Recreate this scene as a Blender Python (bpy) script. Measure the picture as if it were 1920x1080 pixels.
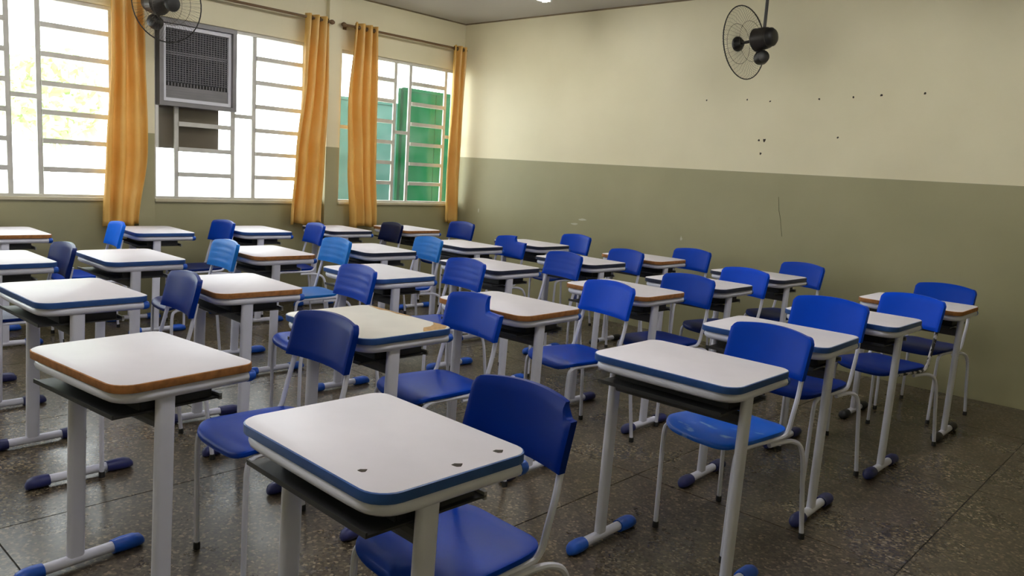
import bpy, math, random
from mathutils import Vector, Matrix
random.seed(7)
for o in list(bpy.data.objects): bpy.data.objects.remove(o)
SC = bpy.context.scene
COL = SC.collection

# ---------------------------------------------------------------- camera
CAM = (6.85577, -6.41898, 1.44081)
YAW, PITCH, ROLL, FPX = -0.7414714, -0.1489855, 0.0640372, 1470.09
f = Vector((math.sin(YAW)*math.cos(PITCH), math.cos(YAW)*math.cos(PITCH), math.sin(PITCH)))
r0 = Vector((math.cos(YAW), -math.sin(YAW), 0)); u0 = r0.cross(f)
r = math.cos(ROLL)*r0 + math.sin(ROLL)*u0; u = -math.sin(ROLL)*r0 + math.cos(ROLL)*u0
cd = bpy.data.cameras.new('camera'); cam = bpy.data.objects.new('camera', cd); COL.objects.link(cam)
m = Matrix(((r.x, u.x, -f.x, CAM[0]), (r.y, u.y, -f.y, CAM[1]), (r.z, u.z, -f.z, CAM[2]), (0, 0, 0, 1)))
cam.matrix_world = m
cd.sensor_fit = 'HORIZONTAL'; cd.sensor_width = 36; cd.lens = FPX*36/1920; cd.clip_start = .05
SC.camera = cam

# ---------------------------------------------------------------- light
SKY = 8.6
LAMP = 57.0
world = bpy.data.worlds.new('World'); SC.world = world; world.use_nodes = True
bg = world.node_tree.nodes['Background']
bg.inputs['Color'].default_value = (0.92, 0.97, 1.0, 1); bg.inputs['Strength'].default_value = SKY
SC.view_settings.view_transform = 'Standard'; SC.view_settings.look = 'None'
SC.view_settings.exposure = 0.0; SC.view_settings.gamma = 1; SC.view_settings.use_curve_mapping = False

ROOM_X, ROOM_Y, ROOM_Z = 8.3, -8.4, 3.062     # room: x 0..8.3, y -8.4..0
BAND = 1.555
WIN = [(-5.345, -3.665), (-3.545, -1.875), (-1.68, -.02), (-7.70, -5.95)]   # y extents of the four windows
WZ0, WZ1 = 1.0, 2.53
for k, (a, b) in enumerate(WIN):      # sampling portals in the window openings (give no light of their own)
    L = bpy.data.lights.new('window_portal', 'AREA'); L.shape = 'RECTANGLE'; L.size = WZ1-WZ0; L.size_y = b-a
    L.cycles.is_portal = True
    o = bpy.data.objects.new('window_portal', L); COL.objects.link(o)
    o.location = (-.14, (a+b)/2, (WZ0+WZ1)/2); o.rotation_euler = (0, -math.pi/2, 0)

# ---------------------------------------------------------------- materials
def rgb(t):   # sRGB 0..255 -> linear
    return tuple(((c/255)/12.92 if c/255 <= .04045 else ((c/255+.055)/1.055)**2.4) for c in t) + (1,)
MATS = {}
def mat(name, col, rough=.5, metal=0, var=.0, scale=8, bump=0, bscale=60, spec=.5, dirt=None):
    if name in MATS: return MATS[name]
    M = bpy.data.materials.new(name); M.use_nodes = True; nt = M.node_tree; b = nt.nodes['Principled BSDF']
    c = rgb(col) if max(col) > 1 else tuple(col)+(1,)
    b.inputs['Roughness'].default_value = rough; b.inputs['Metallic'].default_value = metal
    b.inputs['Specular IOR Level'].default_value = spec
    b.inputs['Base Color'].default_value = c
    if var or dirt or bump:
        tc = nt.nodes.new('ShaderNodeTexCoord')
    if var or dirt:
        n = nt.nodes.new('ShaderNodeTexNoise'); n.inputs['Scale'].default_value = scale; n.inputs['Detail'].default_value = 6
        nt.links.new(tc.outputs['Object'], n.inputs['Vector'])
        rp = nt.nodes.new('ShaderNodeValToRGB')
        lo = tuple(x*(1-var) for x in c[:3])+(1,); hi = tuple(min(1, x*(1+var)) for x in c[:3])+(1,)
        if dirt: lo = rgb(dirt)
        rp.color_ramp.elements[0].position = .3; rp.color_ramp.elements[1].position = .62 if not dirt else .42
        rp.color_ramp.elements[0].color = lo; rp.color_ramp.elements[1].color = hi
        nt.links.new(n.outputs['Fac'], rp.inputs['Fac']); nt.links.new(rp.outputs['Color'], b.inputs['Base Color'])
    if bump:
        n2 = nt.nodes.new('ShaderNodeTexNoise'); n2.inputs['Scale'].default_value = bscale; n2.inputs['Detail'].default_value = 4
        nt.links.new(tc.outputs['Object'], n2.inputs['Vector'])
        bp = nt.nodes.new('ShaderNodeBump'); bp.inputs['Strength'].default_value = bump; bp.inputs['Distance'].default_value = .01
        nt.links.new(n2.outputs['Fac'], bp.inputs['Height']); nt.links.new(bp.outputs['Normal'], b.inputs['Normal'])
    MATS[name] = M
    return M

def wall_mat(name):
    M = bpy.data.materials.new(name); M.use_nodes = True; nt = M.node_tree; b = nt.nodes['Principled BSDF']
    b.inputs['Roughness'].default_value = .55
    geo = nt.nodes.new('ShaderNodeNewGeometry'); sp = nt.nodes.new('ShaderNodeSeparateXYZ')
    nt.links.new(geo.outputs['Position'], sp.inputs[0])
    gt = nt.nodes.new('ShaderNodeMath'); gt.operation = 'GREATER_THAN'; gt.inputs[1].default_value = BAND
    nt.links.new(sp.outputs['Z'], gt.inputs[0])
    n = nt.nodes.new('ShaderNodeTexNoise'); n.inputs['Scale'].default_value = 1.3; n.inputs['Detail'].default_value = 8
    nt.links.new(geo.outputs['Position'], n.inputs['Vector'])
    def ramp(c0, c1):
        rp = nt.nodes.new('ShaderNodeValToRGB'); rp.color_ramp.elements[0].position = .3; rp.color_ramp.elements[1].position = .7
        rp.color_ramp.elements[0].color = rgb(c0); rp.color_ramp.elements[1].color = rgb(c1)
        nt.links.new(n.outputs['Fac'], rp.inputs['Fac']); return rp
    up = ramp((218, 210, 178), (227, 219, 188)); lo = ramp((148, 144, 110), (158, 153, 119))
    mx = nt.nodes.new('ShaderNodeMix'); mx.data_type = 'RGBA'
    nt.links.new(gt.outputs[0], mx.inputs[0]); nt.links.new(lo.outputs[0], mx.inputs[6]); nt.links.new(up.outputs[0], mx.inputs[7])
    nt.links.new(mx.outputs[2], b.inputs['Base Color'])
    n2 = nt.nodes.new('ShaderNodeTexNoise'); n2.inputs['Scale'].default_value = 14; n2.inputs['Detail'].default_value = 5
    nt.links.new(geo.outputs['Position'], n2.inputs['Vector'])
    bp = nt.nodes.new('ShaderNodeBump'); bp.inputs['Strength'].default_value = .12; bp.inputs['Distance'].default_value = .01
    nt.links.new(n2.outputs['Fac'], bp.inputs['Height']); nt.links.new(bp.outputs['Normal'], b.inputs['Normal'])
    return M

def terrazzo_mat():
    M = bpy.data.materials.new('terrazzo'); M.use_nodes = True; nt = M.node_tree; b = nt.nodes['Principled BSDF']
    geo = nt.nodes.new('ShaderNodeNewGeometry')
    v = nt.nodes.new('ShaderNodeTexVoronoi'); v.inputs['Scale'].default_value = 95
    nt.links.new(geo.outputs['Position'], v.inputs['Vector'])
    rp = nt.nodes.new('ShaderNodeValToRGB'); e = rp.color_ramp.elements
    sep = nt.nodes.new('ShaderNodeSeparateColor'); nt.links.new(v.outputs['Color'], sep.inputs[0])
    e[0].position = .0; e[0].color = rgb((58, 50, 40)); e[1].position = 1; e[1].color = rgb((152, 138, 116))
    k = e.new(.6); k.color = rgb((88, 79, 66)); k = e.new(.84); k.color = rgb((104, 94, 78))
    nt.links.new(sep.outputs[0], rp.inputs['Fac'])
    n = nt.nodes.new('ShaderNodeTexNoise'); n.inputs['Scale'].default_value = 1.6; n.inputs['Detail'].default_value = 9; n.inputs['Roughness'].default_value = .65
    nt.links.new(geo.outputs['Position'], n.inputs['Vector'])
    r2 = nt.nodes.new('ShaderNodeValToRGB'); r2.color_ramp.elements[0].position = .3; r2.color_ramp.elements[1].position = .65
    r2.color_ramp.elements[0].color = (.68, .62, .54, 1); r2.color_ramp.elements[1].color = (1, 1, 1, 1)
    nt.links.new(n.outputs['Fac'], r2.inputs['Fac'])
    mx = nt.nodes.new('ShaderNodeMix'); mx.data_type = 'RGBA'; mx.blend_type = 'MULTIPLY'; mx.inputs[0].default_value = 1
    nt.links.new(rp.outputs[0], mx.inputs[6]); nt.links.new(r2.outputs[0], mx.inputs[7])
    nt.links.new(mx.outputs[2], b.inputs['Base Color'])
    r3 = nt.nodes.new('ShaderNodeMapRange'); r3.inputs[1].default_value = .3; r3.inputs[2].default_value = .7; r3.inputs[3].default_value = .38; r3.inputs[4].default_value = .2
    nt.links.new(n.outputs['Fac'], r3.inputs[0]); nt.links.new(r3.outputs[0], b.inputs['Roughness'])
    n3 = nt.nodes.new('ShaderNodeTexNoise'); n3.inputs['Scale'].default_value = 9; n3.inputs['Detail'].default_value = 3
    nt.links.new(geo.outputs['Position'], n3.inputs['Vector'])
    bp = nt.nodes.new('ShaderNodeBump'); bp.inputs['Strength'].default_value = .06; bp.inputs['Distance'].default_value = .01
    nt.links.new(n3.outputs['Fac'], bp.inputs['Height']); nt.links.new(bp.outputs['Normal'], b.inputs['Normal'])
    return M

def glass_mat():
    M = bpy.data.materials.new('frosted_pane'); M.use_nodes = True; nt = M.node_tree
    nt.nodes.remove(nt.nodes['Principled BSDF']); out = nt.nodes['Material Output']
    tr = nt.nodes.new('ShaderNodeBsdfTransparent'); tr.inputs[0].default_value = (.95, .96, .95, 1)
    tl = nt.nodes.new('ShaderNodeBsdfTranslucent'); tl.inputs[0].default_value = (.9, .92, .9, 1)
    gl = nt.nodes.new('ShaderNodeBsdfGlossy'); gl.inputs[1].default_value = .15
    m1 = nt.nodes.new('ShaderNodeMixShader'); tc = nt.nodes.new('ShaderNodeNewGeometry')
    n = nt.nodes.new('ShaderNodeTexNoise'); n.inputs['Scale'].default_value = 5; n.inputs['Detail'].default_value = 5
    nt.links.new(tc.outputs['Position'], n.inputs['Vector'])
    mr = nt.nodes.new('ShaderNodeMapRange'); mr.inputs[1].default_value = .35; mr.inputs[2].default_value = .75; mr.inputs[3].default_value = .002; mr.inputs[4].default_value = .018
    nt.links.new(n.outputs['Fac'], mr.inputs[0]); nt.links.new(mr.outputs[0], m1.inputs[0])
    nt.links.new(tr.outputs[0], m1.inputs[1]); nt.links.new(tl.outputs[0], m1.inputs[2])
    m2 = nt.nodes.new('ShaderNodeMixShader'); m2.inputs[0].default_value = .04
    nt.links.new(m1.outputs[0], m2.inputs[1]); nt.links.new(gl.outputs[0], m2.inputs[2])
    nt.links.new(m2.outputs[0], out.inputs[0]); return M

def curtain_mat():
    M = bpy.data.materials.new('ochre_cloth'); M.use_nodes = True; nt = M.node_tree
    nt.nodes.remove(nt.nodes['Principled BSDF']); out = nt.nodes['Material Output']
    geo = nt.nodes.new('ShaderNodeNewGeometry'); n = nt.nodes.new('ShaderNodeTexNoise'); n.inputs['Scale'].default_value = 4; n.inputs['Detail'].default_value = 5
    nt.links.new(geo.outputs['Position'], n.inputs['Vector'])
    rp = nt.nodes.new('ShaderNodeValToRGB'); rp.color_ramp.elements[0].position = .3; rp.color_ramp.elements[1].position = .7
    rp.color_ramp.elements[0].color = rgb((228, 180, 90)); rp.color_ramp.elements[1].color = rgb((238, 198, 116))
    nt.links.new(n.outputs['Fac'], rp.inputs['Fac'])
    d = nt.nodes.new('ShaderNodeBsdfDiffuse'); t = nt.nodes.new('ShaderNodeBsdfTranslucent'); mx = nt.nodes.new('ShaderNodeMixShader'); mx.inputs[0].default_value = .22
    nt.links.new(rp.outputs[0], d.inputs[0]); nt.links.new(rp.outputs[0], t.inputs[0])
    g = nt.nodes.new('ShaderNodeBsdfGlossy'); g.inputs['Roughness'].default_value = .4; m2 = nt.nodes.new('ShaderNodeMixShader'); m2.inputs[0].default_value = .06
    nt.links.new(d.outputs[0], mx.inputs[1]); nt.links.new(t.outputs[0], mx.inputs[2])
    nt.links.new(mx.outputs[0], m2.inputs[1]); nt.links.new(g.outputs[0], m2.inputs[2]); nt.links.new(m2.outputs[0], out.inputs[0]); return M

def emit_mat(name, strength):
    M = bpy.data.materials.new(name); M.use_nodes = True; b = M.node_tree.nodes['Principled BSDF']
    b.inputs['Base Color'].default_value = (.9, .9, .9, 1); b.inputs['Emission Color'].default_value = (1, .985, .96, 1); b.inputs['Emission Strength'].default_value = strength
    return M

WALL = wall_mat('two_tone_wall_paint'); FLOORM = terrazzo_mat(); GLASS = glass_mat(); CLOTH = curtain_mat()
CEILM = mat('ceiling_paint', (176, 172, 168), .45, var=.03, scale=1.5)
JOINT = mat('floor_joint', (40, 34, 28), .8)
CORN = mat('cornice_shadow_line', (110, 96, 70), .7, var=.3, scale=6)
FRAME = mat('window_frame_paint', (196, 194, 187), .5, var=.08, scale=10)
SILL = mat('sill_paint', (190, 182, 154), .5, var=.05)
STEEL = mat('light_grey_enamel', (220, 221, 238), .33, var=.04, scale=6)
LAMI = mat('light_grey_laminate', (226, 221, 229), .46, var=.03, scale=5, spec=.32)
LAMI_W = mat('light_grey_laminate_worn', (214, 208, 198), .45, var=.05, scale=6, spec=.4)
BAND_B = mat('blue_edge_band', (46, 84, 150), .35, var=.12, scale=14)
BAND_D = mat('dirty_shaded_edge_band', (40, 46, 70), .45, var=.2, scale=14)  # dirty blue band with shade darkened into its colour
BAND_N = mat('bare_chipboard_edge', (158, 106, 58), .8, var=.25, scale=40)
CHIPB = mat('bare_chipboard_face', (176, 140, 92), .85, var=.2, scale=60)
HOLE = mat('hole_dark', (52, 44, 36), .9)
TRAYM = mat('shade_dark_tray_plastic', (40, 40, 42), .55)  # grey tray plastic, coloured dark for the shade beneath the desktop
BLACKR = mat('black_rubber', (24, 24, 26), .6)
SHOE = mat('blue_shoe_plastic', (14, 80, 186), .38, var=.15, scale=20)
SHOE_D = mat('navy_shoe_plastic', (30, 36, 92), .45, var=.2, scale=20)
SHOE_K = mat('black_shoe_plastic', (28, 28, 34), .5)
BLUES = {
 'royal': mat('royal_blue_plastic', (0, 56, 166), .36, var=.05, scale=5, spec=.09),
 'bright': mat('bright_blue_plastic', (0, 68, 200), .36, var=.05, scale=5, spec=.09),
 'deep': mat('deep_blue_plastic', (0, 36, 120), .36, var=.05, scale=5, spec=.09),
 'pale': mat('light_blue_plastic', (26, 110, 196), .36, var=.08, scale=8, spec=.09),  # lighter blue for a few of the chairs
 'azure': mat('azure_blue_plastic', (14, 104, 230), .36, var=.05, scale=5, spec=.09),
 'navy': mat('navy_blue_plastic', (2, 14, 56), .36, var=.06, scale=5, spec=.09),
 'indigo': mat('indigo_blue_plastic', (14, 34, 100), .36, var=.06, scale=5, spec=.09)}
def scuff_mat(name, base, mark, scale, lo, hi, rough, stretch=(1, 1, 1)):
    M = mat(name, base, rough, spec=.4); nt = M.node_tree; b = nt.nodes['Principled BSDF']
    tc = nt.nodes.new('ShaderNodeTexCoord'); mp = nt.nodes.new('ShaderNodeMapping'); mp.inputs['Scale'].default_value = stretch
    n = nt.nodes.new('ShaderNodeTexNoise'); n.inputs['Scale'].default_value = scale; n.inputs['Detail'].default_value = 7
    nt.links.new(tc.outputs['Object'], mp.inputs[0]); nt.links.new(mp.outputs[0], n.inputs['Vector'])
    rp = nt.nodes.new('ShaderNodeValToRGB'); rp.color_ramp.elements[0].position = lo; rp.color_ramp.elements[1].position = hi
    rp.color_ramp.elements[0].color = rgb(base); rp.color_ramp.elements[1].color = rgb(mark)
    nt.links.new(n.outputs['Fac'], rp.inputs['Fac']); nt.links.new(rp.outputs[0], b.inputs['Base Color']); return M
BLUES['scuffed'] = scuff_mat('scuffed_blue_plastic', (14, 96, 214), (150, 190, 235), 9, .6, .72, .3, (1, 2.5, 1))
PEEL = scuff_mat('peeling_enamel', (200, 198, 200), (40, 38, 40), 40, .46, .52, .5)
DARKM = mat('dark_fan_metal', (44, 40, 36), .4, metal=.2)
BLACKM = mat('black_fan_plastic', (14, 12, 12), .45)
WIRE = mat('fan_wire', (62, 56, 46), .4, metal=.4)
ROD = mat('curtain_rod_brown', (104, 78, 48), .45)
ALU = mat('brushed_aluminium', (216, 216, 224), .4)
GREYM = mat('grey_metal', (126, 124, 126), .45, metal=.2, var=.08)
DGREY = mat('dark_grille', (46, 46, 52), .6)
GRILLE = mat('grille_wire', (122, 120, 124), .5)

# ---------------------------------------------------------------- mesh helpers
class MB:
    def __init__(s): s.v = []; s.f = []
    def box(s, a, b):
        n = len(s.v); x0, y0, z0 = a; x1, y1, z1 = b
        s.v += [(x0,y0,z0),(x1,y0,z0),(x1,y1,z0),(x0,y1,z0),(x0,y0,z1),(x1,y0,z1),(x1,y1,z1),(x0,y1,z1)]
        s.f += [tuple(n+i for i in q) for q in ((0,3,2,1),(4,5,6,7),(0,1,5,4),(1,2,6,5),(2,3,7,6),(3,0,4,7))]; return s
    def tube(s, pts, rad, sides=8, squash=None, closed=False):
        # sweep; rad number or list; squash=(ru,rv) with fixed up axis hints
        pts = [Vector(p) for p in pts]; n = len(pts); base = len(s.v)
        up = None
        for i, p in enumerate(pts):
            if closed: t = (pts[(i+1) % n]-pts[i-1]).normalized()
            else: t = (pts[min(i+1, n-1)]-pts[max(i-1, 0)]).normalized()
            if up is None:
                up = Vector((0, 0, 1)) if abs(t.z) < .9 else Vector((1, 0, 0))
            a = t.cross(up).normalized(); b = a.cross(t).normalized(); up = b
            rr = rad[i] if isinstance(rad, (list, tuple)) else rad
            for k in range(sides):
                an = 2*math.pi*k/sides; ca, sa = math.cos(an), math.sin(an)
                if squash: q = p+a*ca*squash[0]+b*sa*squash[1]
                else: q = p+a*ca*rr+b*sa*rr
                s.v.append(tuple(q))
        for i in range(n if closed else n-1):
            j = (i+1) % n
            for k in range(sides):
                l = (k+1) % sides
                s.f.append((base+i*sides+k, base+i*sides+l, base+j*sides+l, base+j*sides+k))
        if not closed:
            s.f.append(tuple(base+k for k in reversed(range(sides)))); s.f.append(tuple(base+(n-1)*sides+k for k in range(sides)))
        return s
    def lathe(s, prof, c, axis, sides=16):   # prof list of (t along axis, radius)
        ax = Vector(axis).normalized(); a = ax.orthogonal().normalized(); b = ax.cross(a); c = Vector(c); base = len(s.v)
        for t, rr in prof:
            for k in range(sides):
                an = 2*math.pi*k/sides; s.v.append(tuple(c+ax*t+a*math.cos(an)*rr+b*math.sin(an)*rr))
        for i in range(len(prof)-1):
            for k in range(sides):
                l = (k+1) % sides; s.f.append((base+i*sides+k, base+i*sides+l, base+(i+1)*sides+l, base+(i+1)*sides+k))
        s.f.append(tuple(base+k for k in reversed(range(sides)))); s.f.append(tuple(base+(len(prof)-1)*sides+k for k in range(sides)))
        return s
    def rings(s, rings, cap0=True, cap1=True):   # list of equal-length closed loops
        base = len(s.v); n = len(rings[0])
        for R in rings: s.v += [tuple(p) for p in R]
        for i in range(len(rings)-1):
            for k in range(n):
                l = (k+1) % n; s.f.append((base+i*n+k, base+i*n+l, base+(i+1)*n+l, base+(i+1)*n+k))
        if cap0: s.f.append(tuple(base+k for k in reversed(range(n))))
        if cap1: s.f.append(tuple(base+(len(rings)-1)*n+k for k in range(n)))
        return s
    def mesh(s, name, material, smooth=False):
        me = bpy.data.meshes.new(name); me.from_pydata(s.v, [], s.f); me.update()
        me.materials.append(material)
        import bmesh
        bm = bmesh.new(); bm.from_mesh(me); bmesh.ops.recalc_face_normals(bm, faces=bm.faces); bm.to_mesh(me); bm.free()
        if smooth:
            me.polygons.foreach_set('use_smooth', [True]*len(me.polygons)); me.set_sharp_from_angle(angle=math.radians(42))
        return me
def obj(name, me, parent=None):
    o = bpy.data.objects.new(name, me); COL.objects.link(o)
    if parent is not None: o.parent = parent
    return o
def empty(name, loc, rz=0, label=None, cat=None, group=None):
    o = bpy.data.objects.new(name, None); COL.objects.link(o); o.location = loc; o.rotation_euler = (0, 0, rz); o.empty_display_size = .1
    tag(o, label, cat, group); return o
def tag(o, label=None, cat=None, group=None, kind=None):
    if label: o['label'] = label
    if cat: o['category'] = cat
    if group: o['group'] = group
    if kind: o['kind'] = kind
    return o
def struct(name, mb, material, smooth=False):
    return tag(obj(name, mb.mesh(name, material, smooth)), kind='structure')
def smooth_path(pts, n=5):
    P = [Vector(p) for p in pts]; out = []
    for i in range(len(P)-1):
        p0 = P[max(i-1, 0)]; p1 = P[i]; p2 = P[i+1]; p3 = P[min(i+2, len(P)-1)]
        for k in range(n):
            t = k/n; out.append(.5*((2*p1)+(-p0+p2)*t+(2*p0-5*p1+4*p2-p3)*t*t+(-p0+3*p1-3*p2+p3)*t**3))
    out.append(P[-1]); return out
def rrect(hx, hy, rad, seg=5, rads=None):   # rounded rectangle loop, counter-clockwise from +x+y corner
    L = []
    for i, (sx, sy, a0) in enumerate(((1, 1, 0), (-1, 1, 90), (-1, -1, 180), (1, -1, 270))):
        R = rads[i] if rads else rad
        for k in range(seg+1):
            an = math.radians(a0+90*k/seg); L.append((sx*(hx-R)+R*math.cos(an), sy*(hy-R)+R*math.sin(an)))
    return L

# ---------------------------------------------------------------- room shell
T = .18
fl = struct('floor', MB().box((-T, ROOM_Y-T, -.12), (ROOM_X+T, T, -.004)), JOINT)
xs = [0]+[v for v in (1.2, 2.42, 3.64, 4.86, 6.08, 7.3)]+[ROOM_X]
ys = [ROOM_Y]+[-3.24+1.22*k for k in range(-4, 3)]+[0]
for i in range(len(xs)-1):
    for j in range(len(ys)-1):
        if ys[j+1]-ys[j] < .05: continue
        g = .003
        obj('floor_slab', MB().box((xs[i]+g, ys[j]+g, -.02), (xs[i+1]-g, ys[j+1]-g, 0)).mesh('floor_slab', FLOORM), fl)
struct('ceiling', MB().box((-T, ROOM_Y-T, ROOM_Z), (ROOM_X+T, T, ROOM_Z+.1)), CEILM)
wb = struct('wall_back', MB().box((-T, 0, 0), (ROOM_X+T, T, ROOM_Z)), WALL)
struct('wall_front', MB().box((-T, ROOM_Y-T, 0), (ROOM_X+T, ROOM_Y, ROOM_Z)), WALL)
struct('wall_right', MB().box((ROOM_X, ROOM_Y, 0), (ROOM_X+T, 0, ROOM_Z)), WALL)
w = MB(); cuts = sorted(WIN)
w.box((-T, ROOM_Y, 0), (0, 0, WZ0)); w.box((-T, ROOM_Y, WZ1), (0, 0, ROOM_Z))
edge = ROOM_Y
for a, b in cuts: w.box((-T, edge, WZ0), (0, a, WZ1)); edge = b
w.box((-T, edge, WZ0), (0, 0, WZ1))
struct('wall_left', w, WALL)
# pilasters between the windows
for n, (a, b) in enumerate(((-1.875, -1.735), (-3.70, -3.565), (-5.93, -5.5)), 1):
    struct('trim_%d' % n, MB().box((0, a, 0), (.055, b, ROOM_Z)), WALL)
# cornice strip, the shadow line at the wall-ceiling joint painted brown
struct('trim_4', MB().box((0, -.012, ROOM_Z-.012), (ROOM_X, 0, ROOM_Z)), CORN)
struct('trim_5', MB().box((0, ROOM_Y, ROOM_Z-.012), (.012, -.012, ROOM_Z)), CORN)
# screw holes, chipped paint and a crack on the back wall
def blob(c, rx, rz, n, seed, y=-.0008):
    rn = random.Random(seed); L = []
    for k in range(n):
        a = 2*math.pi*k/n; q = rn.uniform(.6, 1.15); L.append((c[0]+rx*q*math.cos(a), c[1]+rz*q*math.sin(a)))
    return MB().rings([[(p[0], y, p[1]) for p in L], [(p[0], .002, p[1]) for p in L]])
for k, (x, z, s) in enumerate([(3.19, 2.168, .008), (3.581, 2.168, .008), (3.791, 2.152, .008), (4.208, 2.164, .01), (4.477, 2.177, .01), (4.688, 2.186, .01), (4.994, 2.196, .01), (3.728, 1.826, .012), (3.777, 1.827, .016), (3.756, 1.715, .012), (4.395, 1.862, .009)]):
    obj('screw_hole', blob((x, z), s, s, 8, k).mesh('screw_hole', HOLE), wb)
CHIPP = mat('chipped_plaster', (186, 184, 162), .8)
for k, (x, z, a, b) in enumerate([(1.896, .983, .05, .012), (1.80, .93, .05, .012), (3.065, .913, .012, .022), (.373, .952, .01, .03)]):
    obj('paint_chip', blob((x, z), a, b, 11, 20+k).mesh('paint_chip', CHIPP), wb)
cr = [(3.96, 1.36), (3.975, 1.25), (4.0, 1.17), (4.012, 1.1), (4.028, 1.03)]
obj('wall_crack', MB().tube([(x, .0, z) for x, z in cr], .0022, 5).mesh('wall_crack', mat('crack', (92, 88, 62), .9)), wb)

# ---------------------------------------------------------------- windows
def window(idx, y0, y1, ac=False):
    root = empty('window_%d' % idx, (0, 0, 0)); root['kind'] = 'structure'
    X = -.05; tk = .018; L = y1-y0
    nar = .205*L/1.65; lou = (L-3*nar)/2
    ed = [y0, y0+nar, y0+nar+lou, y0+2*nar+lou, y0+2*nar+2*lou, y1]
    def bar(a, b, name='glazing_bar'): obj(name, MB().box(a, b).mesh(name, FRAME), root)
    # outer frame
    bar((X-.01, y0, WZ0), (X+.012, y0+.03, WZ1), 'window_frame'); bar((X-.01, y1-.03, WZ0), (X+.012, y1, WZ1), 'window_frame')
    bar((X-.025, y0, WZ1-.03), (X+.025, y1, WZ1), 'window_frame'); bar((X-.025, y0, WZ0), (X+.025, y1, WZ0+.025), 'window_frame')
    obj('window_sill', MB().box((-.1, y0, WZ0-.02), (.018, y1, WZ0+.004)).mesh('window_sill', SILL), root)
    for k in range(1, 5):
        y = ed[k]
        if ac and k == 1: bar((X-.008, y-.018, WZ0), (X+.01, y+.018, AZ0)); continue
        bar((X-.008, y-.018, WZ0), (X+.01, y+.018, WZ1))
    def pane(a, b, za, zb, tilt=0):
        o = obj('pane', MB().box((-.002, a, -(zb-za)/2), (.002, b, (zb-za)/2)).mesh('pane', GLASS), root)
        o.location = (X, 0, (za+zb)/2); o.rotation_euler = (0, tilt, 0)
    zmid = 1.77
    for k in range(5):
        a, b = ed[k]+.012, ed[k+1]-.012
        top = WZ1-.03
        if ac and k < 2: top = AZ0-.02
        if k % 2 == 0:
            if ac and k == 0: pane(a, b, WZ0+.02, top)
            else:
                bar((X-.015, a, zmid-.018), (X+.02, b, zmid+.018)); pane(a, b, WZ0+.02, zmid-.01); pane(a, b, zmid+.01, top)
        else:
            step = (WZ1-WZ0)/7
            for q in range(7):
                za = WZ0+q*step; zb = za+step
                if za > top-.04: continue
                if q: bar((X-.035, a, za-.019), (X+.035, b, za+.019))
                pane(a, b, za+.012, min(zb-.012, top), math.radians(5 if (idx == 3 and k == 1) else 0))
    return root
AY0, AY1, AZ0, AZ1 = -3.52, -2.83, 1.80, 2.515
for i, (a, b) in enumerate(WIN): window(i+1, a, b, ac=(i == 1))

# ---------------------------------------------------------------- outside
gr = struct('ground', MB().box((-30, -30, -.5), (-T, 30, -.3)), mat('pale_paving', (206, 204, 196), .9, var=.05))
def gpanel(name, x, y0, y1, z1, col, label, dirt=False):
    root = empty('outdoor_screen', (x, y0, -.3), 0, label, 'outdoor screen')
    n = max(1, int((y1-y0)/.5)); st = (y1-y0)/n
    mm = mat(name+'_paint', col, .9, var=.1, scale=3, spec=0)
    for k in range(n): obj('panel_sheet', MB().box((-.015, k*st+.004, 0), (.015, (k+1)*st-.004, z1+.3)).mesh('panel_sheet', mm), root)
    obj('top_rail', MB().box((-.03, 0, z1+.27), (.03, y1-y0, z1+.31)).mesh('top_rail', mm), root)
    for k in (0, 1): obj('post', MB().box((-.06, k*(y1-y0)-.03, 0), (-.015, k*(y1-y0)+.03, z1+.3)).mesh('post', mm), root)
gpanel('green_screen', -1.0, -.07, 2.6, 2.36, (0, 58, 30), 'dark green metal screen outside the window next to the corner')
gpanel('teal_screen', -2.6, .05, 2.1, 2.3, (64, 98, 88), 'pale teal screen outside, seen left of the dark green one')
# shrub outside the left window
def shrub(loc, rad, zc, label, seed):
    rn = random.Random(seed); root = empty('shrub', loc, 0, label, 'shrub', 'shrubs outside the windows')
    mb = MB()
    for k in range(900):
        d = Vector((rn.gauss(0, 1), rn.gauss(0, 1), rn.gauss(0, 1))).normalized()*rad*rn.uniform(.55, 1)
        c = d+Vector((0, 0, zc)); a = Vector((rn.gauss(0, 1), rn.gauss(0, 1), rn.gauss(0, 1))).normalized()*.11; b = a.orthogonal().normalized()*.05
        n = len(mb.v); mb.v += [tuple(c-a), tuple(c+b), tuple(c+a), tuple(c-b)]; mb.f.append((n, n+1, n+2, n+3))
    me = bpy.data.meshes.new('foliage'); me.from_pydata(mb.v, [], mb.f); me.materials.append(mat('leaf_green', (206, 232, 172), .8, var=.1, scale=3, spec=0))
    o = obj('foliage', me, root); o['kind'] = 'stuff'
    obj('stem', MB().tube([(0, 0, 0), (.03, 0, zc*.5), (0, .02, zc)], [.06, .05, .03], 8).mesh('stem', mat('bark', (190, 176, 160), .9)), root)
shrub((-6, -2.5, -.3), .75, 2.35, 'leafy green shrub outside the left window, on the right', 3)
shrub((-6.2, -4.0, -.3), .6, 2.0, 'leafy green shrub outside the left window, on the left', 4)

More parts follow.
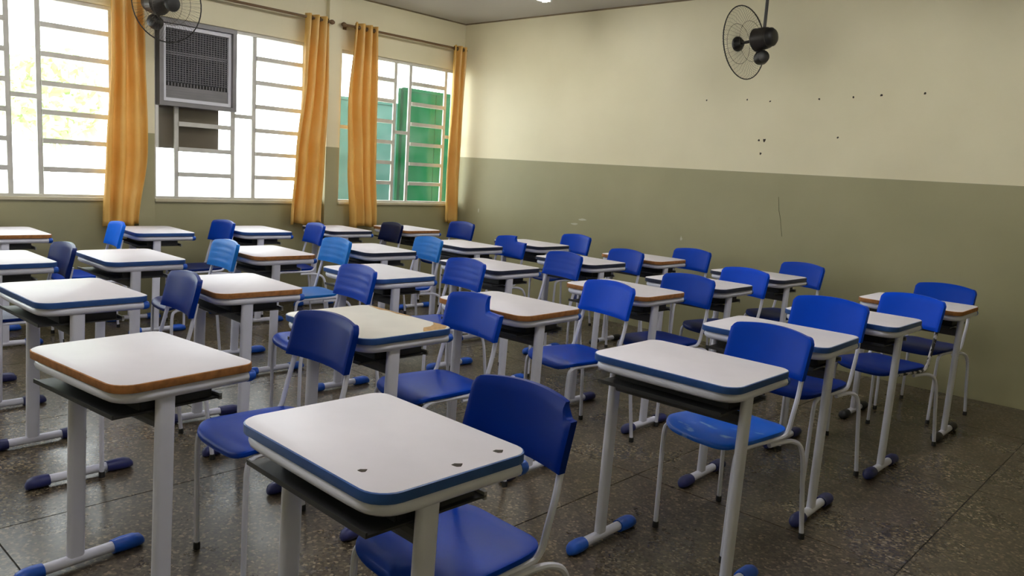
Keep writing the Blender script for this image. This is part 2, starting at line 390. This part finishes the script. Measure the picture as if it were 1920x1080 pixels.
# ---------------------------------------------------------------- air conditioner
def air_con():
    root = empty('air_conditioner', (0, 0, AZ0), 0, 'window air conditioner with dark grille and silver trim, set in the window', 'air conditioner')
    H = AZ1-AZ0
    def B(name, a, b, m_, par=root): return obj(name, MB().box(a, b).mesh(name, m_), par)
    c = B('rear_casing', (-.62, AY0+.05, -.36), (-.09, AY1-.1, H-.03), mat('casing_brown', (104, 92, 82), .7, var=.1))
    # sleeve (box frame) around the unit
    sl = MB(); t = .035
    sl.box((-.09, AY0, 0), (.05, AY0+t, H)); sl.box((-.09, AY1-t, 0), (.05, AY1, H)); sl.box((-.09, AY0+t, 0), (.05, AY1-t, t)); sl.box((-.09, AY0+t, H-t), (.05, AY1-t, H))
    obj('mounting_sleeve', sl.mesh('mounting_sleeve', GREYM), root)
    B('body', (-.09, AY0+t, t), (-.005, AY1-t, H-t), DGREY)
    fr = MB(); a, b, z0, z1, q = AY0+t+.004, AY1-t-.004, t+.004, H-t-.004, .026
    fr.box((-.005, a, z0), (.022, a+q, z1)); fr.box((-.005, b-q, z0), (.022, b, z1)); fr.box((-.005, a+q, z0), (.022, b-q, z0+q*1.1)); fr.box((-.005, a+q, z1-q*1.2), (.022, b-q, z1))
    obj('trim_frame', fr.mesh('trim_frame', ALU), root)
    ga, gb, gz0, gz1 = a+q, b-q, z0+.165, z1-q*1.2
    n = 24
    for k in range(n):
        z = gz0+(gz1-gz0)*(k+.5)/n
        wdt = .0042 if k not in (12, 13) else .011
        B('grille_slat', (-.004, ga, z-wdt/2), (.006, gb, z+wdt/2), GRILLE)
    for k in range(1, 22):
        y = ga+(gb-ga)*k/22
        B('grille_rib', (-.003, y-.0018, gz0), (.009, y+.0018, gz1), GRILLE)
    # discharge outlet and lower panel
    B('outlet_slot', (-.004, ga, gz0-.035), (-.001, gb, gz0-.004), BLACKM)
    for k in range(1, 20):
        y = ga+(gb-ga)*k/20; B('outlet_vane', (-.001, y-.004, gz0-.034), (.008, y+.004, gz0-.005), GRILLE)
    lp = B('lower_panel', (-.004, ga, z0+.03), (.01, gb, gz0-.037), GREYM)
    for k in range(4): B('panel_ridge', (.01, ga+.01, z0+.045+k*.022), (.014, gb-.01, z0+.051+k*.022), GRILLE, lp)
air_con()

# ---------------------------------------------------------------- curtains and rods
def rod(y0, y1, label, ends=(True, True)):
    root = empty('curtain_rod', (0, 0, 2.752), 0, label, 'curtain rod', 'curtain rods above the windows')
    obj('pole', MB().tube([(.1, y0, 0), (.1, y1, 0)], .0125, 10).mesh('pole', ROD, True), root)
    for y, s, on in ((y0, -1, ends[0]), (y1, 1, ends[1])):
        if on: obj('finial', MB().lathe([(0, .012), (.01, .02), (.03, .024), (.05, .014), (.055, .003)], (.1, y, 0), (0, s, 0), 12).mesh('finial', ROD, True), root)
        yb = y-s*.05
        obj('bracket', MB().tube([(0, yb, 0), (.1, yb, 0)], .009, 8).box((0, yb-.02, -.03), (.006, yb+.02, .03)).mesh('bracket', ROD), root)
rod(-5.5, -3.69, 'brown curtain rod over the left window, mostly above the picture', (True, False))
rod(-3.60, -1.90, 'brown curtain rod over the window with the air conditioner', (False, True))
rod(-1.71, -.06, 'brown curtain rod over the window nearest the corner', (True, False))

def curtain(label, secs, folds, seed, amp=.045):
    # secs: list of (z, y0, y1); folds sewn as waves across the width
    rn = random.Random(seed); NU, NV = folds*10, 46
    root = empty('curtain', (0, (secs[0][1]+secs[0][2])/2, secs[-1][0]), 0, label, 'curtain', 'ochre curtains')
    ox, oy, oz = root.location
    ph = [rn.uniform(0, 6.28) for _ in range(5)]
    mb = MB(); zt, zb = secs[0][0], secs[-1][0]
    def ext(z):
        for (za, a0, a1), (zc, c0, c1) in zip(secs, secs[1:]):
            if zc <= z <= za:
                t = (za-z)/(za-zc); t = t*t*(3-2*t); return a0+(c0-a0)*t, a1+(c1-a1)*t
        return secs[-1][1:]
    for j in range(NV+1):
        v = j/NV; z = zt+(zb-zt)*v; a, b = ext(z)
        for i in range(NU+1):
            s = i/NU
            wave = math.sin(2*math.pi*folds*s + .9*math.sin(2*v+ph[0]) + .6*math.sin(5*s+ph[1])*v)
            am = amp*(1-.25*v+.25*math.sin(4*s*3+ph[2])*v)
            x = .1+am*wave+.012*v*math.sin(7*s+ph[3]+3*v)
            y = a+(b-a)*(s+.35/folds/6.28*math.cos(2*math.pi*folds*s*2+ph[4])*v) + .008*math.sin(6*v+ph[2])*v
            mb.v.append((x-ox, y-oy, z-oz+(.012*math.sin(9*s+ph[1]) if j == NV else 0)))
    for j in range(NV):
        for i in range(NU):
            p = j*(NU+1)+i; mb.f.append((p, p+1, p+NU+2, p+NU+1))
    me = bpy.data.meshes.new('drape'); me.from_pydata(mb.v, [], mb.f); me.materials.append(CLOTH)
    me.polygons.foreach_set('use_smooth', [True]*len(me.polygons)); o = obj('drape', me, root)
    sm = o.modifiers.new('thickness', 'SOLIDIFY'); sm.thickness = .003
    a, b = secs[0][1:]
    for k in range(folds*2):      # eyelet rings where the rod passes
        y = a+(b-a)*(k+.5)/(folds*2)
        pts = [(.1+.019*math.cos(t*math.pi/5)-ox, y-oy, 2.752+.019*math.sin(t*math.pi/5)-oz) for t in range(10)]
        obj('eyelet', MB().tube(pts, .0035, 5, closed=True).mesh('eyelet', ROD, True), root)
curtain('ochre curtain left of the air conditioner, behind the fan', [(2.79, -3.93, -3.68), (2.2, -3.93, -3.665), (1.4, -3.97, -3.64), (.785, -3.985, -3.70)], 3, 1)
curtain('ochre curtain against the pilaster, right of the air conditioner window', [(2.785, -2.165, -1.90), (2.2, -2.19, -1.90), (1.4, -2.26, -1.92), (.785, -2.30, -1.945)], 3, 2, .05)
curtain('ochre curtain across the middle of the corner window', [(2.795, -1.62, -1.345), (2.05, -1.67, -1.315), (1.4, -1.64, -1.30), (.755, -1.59, -1.265)], 3, 3, .05)
curtain('narrow ochre curtain hanging in the room corner', [(2.785, -.275, -.09), (2.2, -.27, -.10), (1.4, -.30, -.085), (.79, -.275, -.05)], 2, 4)

# ---------------------------------------------------------------- fans
def fan(loc, axis, rod_top, label, R=.30):
    root = empty('fan', loc, 0, label, 'fan', 'hanging fans')
    ax = Vector(axis).normalized(); up = Vector((0, 0, 1)); sd = ax.cross(up).normalized(); up2 = sd.cross(ax)
    def C(t, rad, n=40): return [ax*t+sd*rad*math.cos(2*math.pi*k/n)+up2*rad*math.sin(2*math.pi*k/n) for k in range(n)]
    obj('guard_ring', MB().tube(C(.0, R), .0048, 6, closed=True).mesh('guard_ring', BLACKM, True), root)
    obj('inner_ring', MB().tube(C(.055, R*.55), .0016, 5, closed=True).mesh('inner_ring', WIRE, True), root)
    obj('inner_ring', MB().tube(C(-.06, R*.55), .0014, 5, closed=True).mesh('inner_ring', WIRE, True), root)
    g = MB()
    for k in range(72):
        a = 2*math.pi*k/72; d = sd*math.cos(a)+up2*math.sin(a)
        g.tube([d*R+ax*0, d*R*.88+ax*.035, d*R*.55+ax*.055, d*.05+ax*.062], .0008, 3)
    for k in range(48):
        a = 2*math.pi*(k+.5)/48; d = sd*math.cos(a)+up2*math.sin(a)
        g.tube([d*R, d*R*.9-ax*.035, d*R*.55-ax*.06, d*.06-ax*.065], .0008, 3)
    obj('guard_wires', g.mesh('guard_wires', WIRE), root)['kind'] = 'stuff'
    obj('hub', MB().lathe([(.02, .03), (.045, .056), (.07, .06), (.084, .052), (.09, .02)], (0, 0, 0), ax, 18).mesh('hub', BLACKM, True), root)
    obj('shaft', MB().lathe([(-.1, .012), (.03, .012)], (0, 0, 0), ax, 10).mesh('shaft', DARKM, True), root)
    mo = obj('motor_housing', MB().lathe([(-.235, .05), (-.22, .078), (-.19, .086), (-.125, .088), (-.105, .092), (-.092, .078), (-.075, .03)], (0, 0, 0), ax, 20).mesh('motor_housing', DARKM, True), root)
    obj('rear_cap', MB().lathe([(-.275, .025), (-.268, .056), (-.25, .072), (-.2, .072)], (0, 0, 0), ax, 18).mesh('rear_cap', BLACKM, True), mo)
    c = ax*-.17+Vector((0, 0, -.145))
    kb = obj('oscillator_gear', MB().lathe([(-.05, .025), (-.04, .048), (0, .058), (.035, .05), (.05, .02)], c, ax*.3+sd*.0+Vector(f)*.8, 18).mesh('oscillator_gear', BLACKM, True), mo)
    obj('gear_arm', MB().tube([c+ax*.02, ax*-.12+Vector((0, 0, -.07))], .014, 8).mesh('gear_arm', DARKM, True), mo)
    p = ax*-.17
    obj('down_rod', MB().tube([p, p+Vector(rod_top)], .0125, 10).mesh('down_rod', DARKM, True), root)
    e = p+Vector(rod_top)
    obj('ceiling_mount', MB().lathe([(0, .055), (-.02, .05), (-.05, .02)], e, (0, 0, 1), 16).mesh('ceiling_mount', DARKM, True), root)
fan((3.72, -.42, 2.57), (-.97, .12, -.10), (0, 0, ROOM_Z-2.57-.04), 'dark fan with wire guard hanging near the back wall', .288)
fan((.62, -3.70, 2.53), (1, .14, -.10), (0, 0, ROOM_Z-2.53-.022), 'dark fan with wire guard hanging in front of the air conditioner', .285)

# ---------------------------------------------------------------- ceiling lamps
TUBE = emit_mat('lit_tube', LAMP)
def lamp(x, y, label, L=1.25):
    root = empty('ceiling_lamp', (x, y, ROOM_Z), 0, label, 'ceiling lamp', 'fluorescent ceiling lamps')
    obj('lamp_base', MB().box((-.05, -L, -.035), (.05, 0, 0)).mesh('lamp_base', mat('white_lamp_metal', (225, 225, 220), .4)), root)
    for s in (-1, 1):
        obj('tube', MB().tube([(s*.03, -L+.03, -.055), (s*.03, -.03, -.055)], .016, 10).mesh('tube', TUBE, True), root)
        for yy in (-.015, -L+.015): obj('lamp_holder', MB().box((s*.03-.018, yy-.014, -.075), (s*.03+.018, yy+.014, -.035)).mesh('lamp_holder', mat('white_lamp_metal', (225, 225, 220), .4)), root)
pos = ['the corner', 'the windows, mid room', 'the windows, at the front', 'the back wall, right half', 'the room centre', 'the front wall, right half']
for k, (x, y) in enumerate(((1.88, -.74), (1.88, -3.4), (1.88, -6.0), (5.4, -.9), (5.4, -3.4), (5.4, -6.0))):
    lamp(x, y, ('lit white tube lamp on the ceiling, above the middle of the photo' if k == 0 else 'white tube lamp on the ceiling above %s, out of view' % pos[k]))

# ---------------------------------------------------------------- desks
HD = .787
def top_loop(off=0): return rrect(.3-off, .225-off, 0, 6, rads=[.05-off, .05-off, .065-off, .065-off])
def build_desk_meshes():
    D = {}
    L0 = top_loop(0.003); L1 = top_loop(.0045)
    mbt = MB().rings([[(x, y, HD-.024) for x, y in L1], [(x, y, HD-.0015) for x, y in L0], [(x, y, HD) for x, y in top_loop(.006)]])
    D['tabletop'] = {k: mbt.mesh('tabletop', mm, True) for k, mm in (('n', LAMI), ('w', LAMI_W))}
    def band(): return MB().rings([[(x, y, HD-.024) for x, y in top_loop(.006)], [(x, y, HD-.026) for x, y in top_loop(.001)], [(x, y, HD-.024) for x, y in top_loop(0)], [(x, y, HD-.003) for x, y in top_loop(0)], [(x, y, HD-.0012) for x, y in top_loop(.0032)]], False, False)
    D['edge_band'] = {k: band().mesh('edge_band', mm, True) for k, mm in (('blue', BAND_B), ('dark', BAND_D), ('bare', BAND_N))}
    zc = HD-.026-.018
    pth = smooth_path([(-.279, .20, zc), (-.279, .0, zc), (-.279, -.12, zc), (-.270, -.17, zc), (-.242, -.196, zc), (-.19, -.204, zc), (0, -.205, zc), (.19, -.204, zc), (.242, -.196, zc), (.270, -.17, zc), (.279, -.12, zc), (.279, 0, zc), (.279, .20, zc)], 3)
    D['top_frame'] = MB().tube(pth, .018, 10).mesh('top_frame', STEEL, True)
    D['end_cap'] = [MB().lathe([(-.004, .0192), (.012, .0192), (.022, .015), (.026, .005)], (s*.279, .2, zc), (0, 1, 0), 12).mesh('end_cap', SHOE, True) for s in (-1, 1)]
    LY = -.07
    D['leg'] = []
    for s in (-1, 1):
        lp = []
        for z, yy in ((.03, LY-.02), (.3, LY-.012), (HD-.052, LY)):
            lp.append([(s*.272+x, yy+y, z) for x, y in rrect(.0145, .029, .0144, 5)])
        D['leg'].append(MB().rings(lp).mesh('leg', STEEL, True))
    D['foot'] = [MB().tube([(s*.272, -.215, .028), (s*.272, .06, .028)], .019, 12).mesh('foot', STEEL, True) for s in (-1, 1)]
    D['foot_cap'] = {}
    for k, mm in (('blue', SHOE), ('navy', SHOE_D), ('black', SHOE_K)):
        l = []
        for s in (-1, 1):
            pair = []
            for y0, dr, ln in ((-.195, -1, .09), (.035, 1, .115)):
                R = []
                for t, rr, zz in ((0, .0245, .0265), (.3, .027, .0268), (.65, .0265, .026), (.86, .022, .023), (.97, .013, .017), (1, .004, .013)):
                    loop = []
                    for q in range(14):
                        an = 2*math.pi*q/14; z = zz+rr*math.sin(an); loop.append((s*.272+rr*1.1*math.cos(an), y0+dr*ln*t, max(.0005, z)))
                    R.append(loop)
                pair.append(MB().rings(R).mesh('foot_cap', mm, True))
            l.append(pair)
        D['foot_cap'][k] = l
    tr = MB(); z = .680
    tr.box((-.252, -.215, z), (.252, .125, z+.006))                     # tray floor
    tr.box((-.252, -.215, z+.006), (.252, -.210, z+.013))              # front lip
    tr.box((-.235, -.13, z+.006), (.235, -.124, z+.052))               # back wall of the tray
    for s in (-1, 1): tr.box((s*.235-.003, -.124, z+.006), (s*.235+.003, .1, z+.052))
    D['book_tray'] = tr.mesh('book_tray', TRAYM)
    D['tray_lip'] = MB().box((-.252, .119, z-.006), (.252, .128, z+.014)).mesh('tray_lip', mat('grey_tray_edge', (150, 150, 152), .5))
    D['cross_bar'] = MB().tube([(-.262, -.075, .648), (.262, -.075, .648)], 0, 12, squash=(.0145, .026)).mesh('cross_bar', mat('dark_cross_bar', (70, 70, 72), .5))
    return D
DM = build_desk_meshes()
DESKS = {
 'A1':(0.596,-1.246,-0.018,'bare'),'A2':(2.065,-0.965,-0.02,'dark'),'A3':(3.184,-0.789,-0.008,'bare'),'A4':(4.240,-0.83,-0.03,'dark'),'A5':(5.436,-1.093,-0.005,'bare'),
 'B1':(0.55,-2.06,-0.06,'dark'),'B2':(1.96,-1.74,-0.05,'dark'),'B3':(3.119,-1.575,-0.03,'dark'),'B4':(4.255,-1.746,-0.007,'dark'),'B5':(5.382,-2.067,-0.014,'blue'),
 'C1':(0.52,-2.90,-0.06,'blue'),'C2':(2.03,-2.76,-0.06,'dark'),'C3':(3.078,-2.546,-0.016,'dark'),'C4':(4.194,-2.511,-0.016,'bare'),'C5':(5.360,-2.936,0.022,'blue'),
 'D1':(0.47,-3.75,-0.06,'blue'),'D2':(1.981,-3.621,-0.031,'bare'),'D3':(3.077,-3.498,-0.038,'blue'),'D4':(4.237,-3.580,0.017,'bare'),'D5':(5.439,-3.876,-0.002,'blue'),
 'E1':(0.44,-4.78,-0.02,'bare'),'E2':(1.963,-4.517,-0.013,'blue'),'E3':(3.158,-4.458,-0.058,'bare'),'E4':(4.257,-4.462,-0.005,'blue'),'E5':(5.401,-5.271,-0.025,'blue'),
 'F2':(1.866,-5.190,-0.005,'blue'),'F3':(3.058,-5.199,0.019,'blue'),'F4':(4.362,-5.420,0.103,'bare')}
ORD = ['', 'nearest the windows', 'second from the windows', 'third from the windows', 'fourth from the windows', 'fifth from the windows']
ROWN = {'A': 'row along back wall', 'B': 'second row from back wall', 'C': 'third row from back wall',
        'D': 'fourth row from back wall', 'E': 'fifth row from back wall', 'F': 'row farthest from back wall'}
EDGE = {'blue': 'blue edge', 'dark': 'shaded dirty blue edge', 'bare': 'bare brown edge'}
DLAB = {'E5': 'pale grey desk with blue edge and three holes worn in its top',
        'F4': 'pale grey desk with bare brown edge, largest at the left foreground',
        'F3': 'pale grey desk with blue edge, at left behind the bare-edged foreground desk',
        'F2': 'pale grey desk cut off by the left frame, lower of the two there',
        'E1': 'pale grey desk cut off by the left frame, below the left window',
        'E4': 'worn desk with blue edge and laminate torn off its corner',
        'D5': 'pale grey desk with blue edge, foremost on the right side'}
NAVY_FEET = {'A5': 'black', 'B5': 'navy', 'C5': 'navy', 'A4': 'black', 'B4': 'black', 'C4': 'navy', 'F3': 'navy', 'E3': 'navy', 'E2': 'navy', 'D4': 'navy', 'E4': 'navy', 'A3': 'black', 'F2': 'navy'}
for key, (x, y, a, ed) in DESKS.items():
    lab = DLAB.get(key) or 'pale desk with %s, %s, %s' % (EDGE[ed], ORD[int(key[1])], ROWN[key[0]])
    root = empty('school_desk', (x, y, 0), a, lab, 'desk', 'student desks')
    obj('tabletop', DM['tabletop']['w' if key == 'E4' else 'n'], root); obj('edge_band', DM['edge_band'][ed], root)
    tf = obj('top_frame', DM['top_frame'], root)
    tr = obj('book_tray', DM['book_tray'], root); obj('tray_lip', DM['tray_lip'], tr); obj('cross_bar', DM['cross_bar'], root)
    fk = NAVY_FEET.get(key, 'blue')
    for i in (0, 1):
        obj('end_cap', DM['end_cap'][i], tf)
        obj('leg', DM['leg'][i], root); ft = obj('foot', DM['foot'][i], root)
        for j in (0, 1): obj('foot_cap', DM['foot_cap'][fk][i][j], ft)
    def patch(name, pts, mm):
        p = obj(name, MB().rings([[(u, v, HD-.001) for u, v in pts], [(u, v, HD+.0006) for u, v in pts]]).mesh(name, mm), root); return p
    if key == 'E5':
        for u, v, s in ((.255, .155, .011), (.262, .02, .011), (.165, -.165, .009)):
            pts = [(u+s*rr*math.cos(k*.785), v+s*1.2*rr*math.sin(k*.785)) for k, rr in enumerate((1, .8, 1.1, .7, 1, 1.2, .8, .9))]
            patch('worn_hole', pts, HOLE)
    if key == 'E4':
        patch('bare_patch', [(.292, .06), (.294, .175), (.26, .215), (.21, .219), (.17, .216), (.205, .19), (.23, .15), (.235, .11), (.262, .085)], CHIPB)
        patch('bare_patch', [(-.26, .205), (-.23, .219), (-.1, .219), (.03, .2195), (.0, .208), (-.05, .2), (-.12, .207), (-.17, .193), (-.21, .2)], CHIPB)

# ---------------------------------------------------------------- chairs
def backrest_mesh(mm, notch=None, ribbed=False, name='backrest'):
    NU, NV = 40, 12
    us = [-.2+.4*i/NU for i in range(NU+1)]   # nominal half width .2, drawn at 97.5 %
    if notch: us = sorted(set(us+[notch[0]-.0005, notch[0]+.0005, notch[1]]))
    NU = len(us)-1
    def H(uu):
        h = .185-.02*(uu/.2)**2
        if abs(uu) > .178: h -= .02*((abs(uu)-.178)/.022)**2
        if notch and uu > notch[0]:
            n0, n1, dep = notch
            t = min(1, (uu-n0)/(n1-n0)); h = min(h, .185-dep*(1-(1-t)**2)-.018*(1 if uu > n0 else 0))
        return h
    def P(uu, v, t):
        z = .682+v*H(uu); y = (z-.682)*.25-.03*(uu/.2)**2
        if ribbed and t == 0: y += -.0026*math.cos((z-.682)/.17*2*math.pi*4.5)*max(0, 1-(abs(uu)/.19)**6)
        if t == 0:   # soft rounding of the front border
            e = min(1, min(v, 1-v)*9, (.2-abs(uu))/.02); y += .006*(1-e)**2
        return (uu*.975, y+t, z)
    mb = MB(); n = NV+1
    for t in (0, .022):
        for uu in us:
            for j in range(NV+1):
                v = j/NV; tt = t
                if t and abs(uu) > .165: tt = .03
                mb.v.append(P(uu, v, tt))
    off = (NU+1)*n
    for i in range(NU):
        for j in range(NV):
            a = i*n+j; mb.f.append((a, a+n, a+n+1, a+1)); b = off+a; mb.f.append((b, b+1, b+n+1, b+n))
        for j in (0, NV): a = i*n+j; mb.f.append((a, off+a, off+a+n, a+n))
    for i in (0, NU):
        for j in range(NV): a = i*n+j; mb.f.append((a, a+1, off+a+1, off+a))
    return mb.mesh(name, mm, True)
def seat_mesh(mm):
    N = 48; z0 = .482
    def loop(sc, dz, drop):
        L = []
        for k in range(N):
            an = 2*math.pi*k/N; c, s = math.cos(an), math.sin(an); p = .42
            X = math.copysign(abs(c)**p, c); Y = math.copysign(abs(s)**p, s)
            wd = .2-.022*(Y*.5+.5)
            xx, yy = X*wd*sc, -.208+Y*.2*sc
            zz = z0+dz-.009*(1-(X*sc)**2)+.006*max(0, Y*sc)**3
            if yy < -.33: zz -= drop*((-.33-yy)/.078)**2
            L.append((xx, yy, zz))
        return L
    R = [loop(.0, -.014, 0), loop(.5, -.016, .02), loop(.9, -.018, .024), loop(.985, -.016, .026), loop(1, -.008, .026), loop(.99, -.001, .026), loop(.95, .001, .024), loop(.8, 0, .02), loop(.5, -.001, 0), loop(.2, -.002, 0), loop(.0, -.002, 0)]
    return MB().rings(R, False, False).mesh('seat', mm, True)
CM = {'side_frame': [], 'rear_leg': [], 'tip_f': [], 'tip_r': []}
for s in (-1, 1):
    x = s*.178
    p = smooth_path([(x*.97, .022, .745), (x*.97, .012, .70), (x, -.008, .62), (x, -.032, .535), (x, -.046, .487), (x, -.066, .464), (x, -.10, .457), (x, -.22, .455), (x, -.325, .453), (x, -.36, .444), (x, -.378, .417), (x*.99, -.383, .3), (x*.97, -.385, .012)], 4)
    CM['side_frame'].append(MB().tube(p, .0098, 8).mesh('side_frame', STEEL, True))
    p = smooth_path([(x, -.17, .436), (x*1.01, -.08, .436), (x*1.03, -.02, .430), (x*1.07, .028, .405), (x*1.11, .05, .34), (x*1.14, .062, .22), (x*1.2, .082, .012)], 4)
    CM['rear_leg'].append(MB().tube(p, .0098, 8).mesh('rear_leg', STEEL, True))
    for nm, q in (('tip_f', (x*.97, -.385)), ('tip_r', (x*1.2, .082))):
        CM[nm].append(MB().lathe([(0, .013), (.022, .0128), (.026, .0105)], (q[0], q[1], 0.0), (0, 0, 1), 10).mesh('rubber_tip', BLACKR, True))
CM['cross_tube'] = MB().tube([(-.178, -.3, .45), (.178, -.3, .45)], .009, 8).mesh('cross_tube', STEEL, True)
CM['rear_cross_tube'] = MB().tube([(-.178, -.11, .45), (.178, -.11, .45)], .009, 8).mesh('cross_tube', STEEL, True)
CHAIRS = {   # x, y of the backrest foot, turn, back colour, seat colour, style
 'A1':(0.789,-0.669,-0.045,'deep','deep',''),'B1':(0.820,-1.635,-0.159,'navy','navy',''),'C1':(0.826,-2.503,-0.200,'royal','deep',''),'D1':(0.515,-3.210,-0.025,'royal','indigo',''),'E1':(0.615,-4.116,-0.120,'azure','royal',''),
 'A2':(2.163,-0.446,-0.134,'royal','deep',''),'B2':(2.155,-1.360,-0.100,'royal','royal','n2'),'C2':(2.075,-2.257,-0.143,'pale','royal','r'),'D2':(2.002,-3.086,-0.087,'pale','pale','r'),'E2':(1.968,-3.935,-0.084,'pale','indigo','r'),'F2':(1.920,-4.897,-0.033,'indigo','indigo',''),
 'A3':(3.400,-0.385,-0.140,'royal','deep',''),'B3':(3.243,-1.159,-0.208,'royal','deep',''),'C3':(3.218,-1.922,-0.183,'royal','royal','r'),'D3':(3.285,-2.994,-0.124,'royal','royal','r'),'E3':(3.314,-3.852,-0.133,'royal','royal','r'),'F3':(3.240,-4.792,-0.100,'deep','royal',''),
 'A4':(4.376,-0.378,-0.250,'royal','indigo',''),'B4':(4.359,-1.315,-0.187,'bright','indigo',''),'C4':(4.375,-2.110,-0.120,'royal','deep',''),'D4':(4.341,-2.906,-0.194,'bright','royal',''),'E4':(4.330,-3.928,-0.090,'royal','royal','n1'),'F4':(4.410,-4.790,-0.008,'deep','royal',''),
 'A5':(5.450,-0.575,-0.150,'royal','indigo',''),'B5':(5.495,-1.460,-0.260,'bright','deep',''),'C5':(5.368,-2.395,-0.100,'bright','deep',''),'D5':(5.480,-3.325,-0.176,'royal','scuffed',''),'E5':(5.487,-4.880,-0.060,'deep','royal','n3')}
NOTCH = {'n1': (.06, .085, .05), 'n2': (.03, .055, .028), 'n3': (.158, .18, .034)}
BC, SCH = {}, {}
LOOK = {'royal': 'blue', 'bright': 'bright blue', 'deep': 'deep blue', 'pale': 'light blue', 'azure': 'azure blue', 'navy': 'dark navy', 'indigo': 'dull indigo'}
CLAB = {'E5': 'deep blue chair with chipped back corner, nearest chair in the foreground',
        'E4': 'blue chair with a large piece broken out of its backrest, mid picture',
        'B2': 'blue chair with small broken notch in its backrest, near the back wall',
        'F4': 'deep blue chair of the bare-edged desk at the left foreground',
        'F3': 'deep blue chair at left, turned away from the leftmost whole desk',
        'F2': 'dull indigo chair at far left of the picture, below the left window',
        'E1': 'azure blue chair below the curtain beside the air conditioner',
        'A1': 'deep blue chair in the room corner, under the narrow curtain',
        'D5': 'blue chair with glossy scuffed seat, foremost on the right side'}
CLAB['F3'] = 'deep blue chair at left, behind the desk cut by the left frame'
for key, (x, y, a, bc, sc, st) in CHAIRS.items():
    lab = CLAB.get(key) or '%s chair, %s, %s' % (LOOK[bc], ORD[int(key[1])], ROWN[key[0]])
    root = empty('school_chair', (x, y, 0), a, lab, 'chair', 'student chairs')
    if key == 'C5': root.scale = (1.02, 1.02, 1.035)
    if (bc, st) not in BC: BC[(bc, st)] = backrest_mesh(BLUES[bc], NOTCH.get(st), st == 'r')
    if sc not in SCH: SCH[sc] = seat_mesh(BLUES[sc])
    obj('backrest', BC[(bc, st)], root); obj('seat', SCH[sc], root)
    obj('cross_tube', CM['cross_tube'], root); obj('cross_tube', CM['rear_cross_tube'], root)
    for i in (0, 1):
        sf = obj('side_frame', CM['side_frame'][i], root); obj('rubber_tip', CM['tip_f'][i], sf)
        if key == 'B5' and i == 1: sf.data = sf.data.copy(); sf.data.materials[0] = PEEL; sf['label'] = 'tube with peeling paint'
        rl = obj('rear_leg', CM['rear_leg'][i], root); obj('rubber_tip', CM['tip_r'][i], rl)
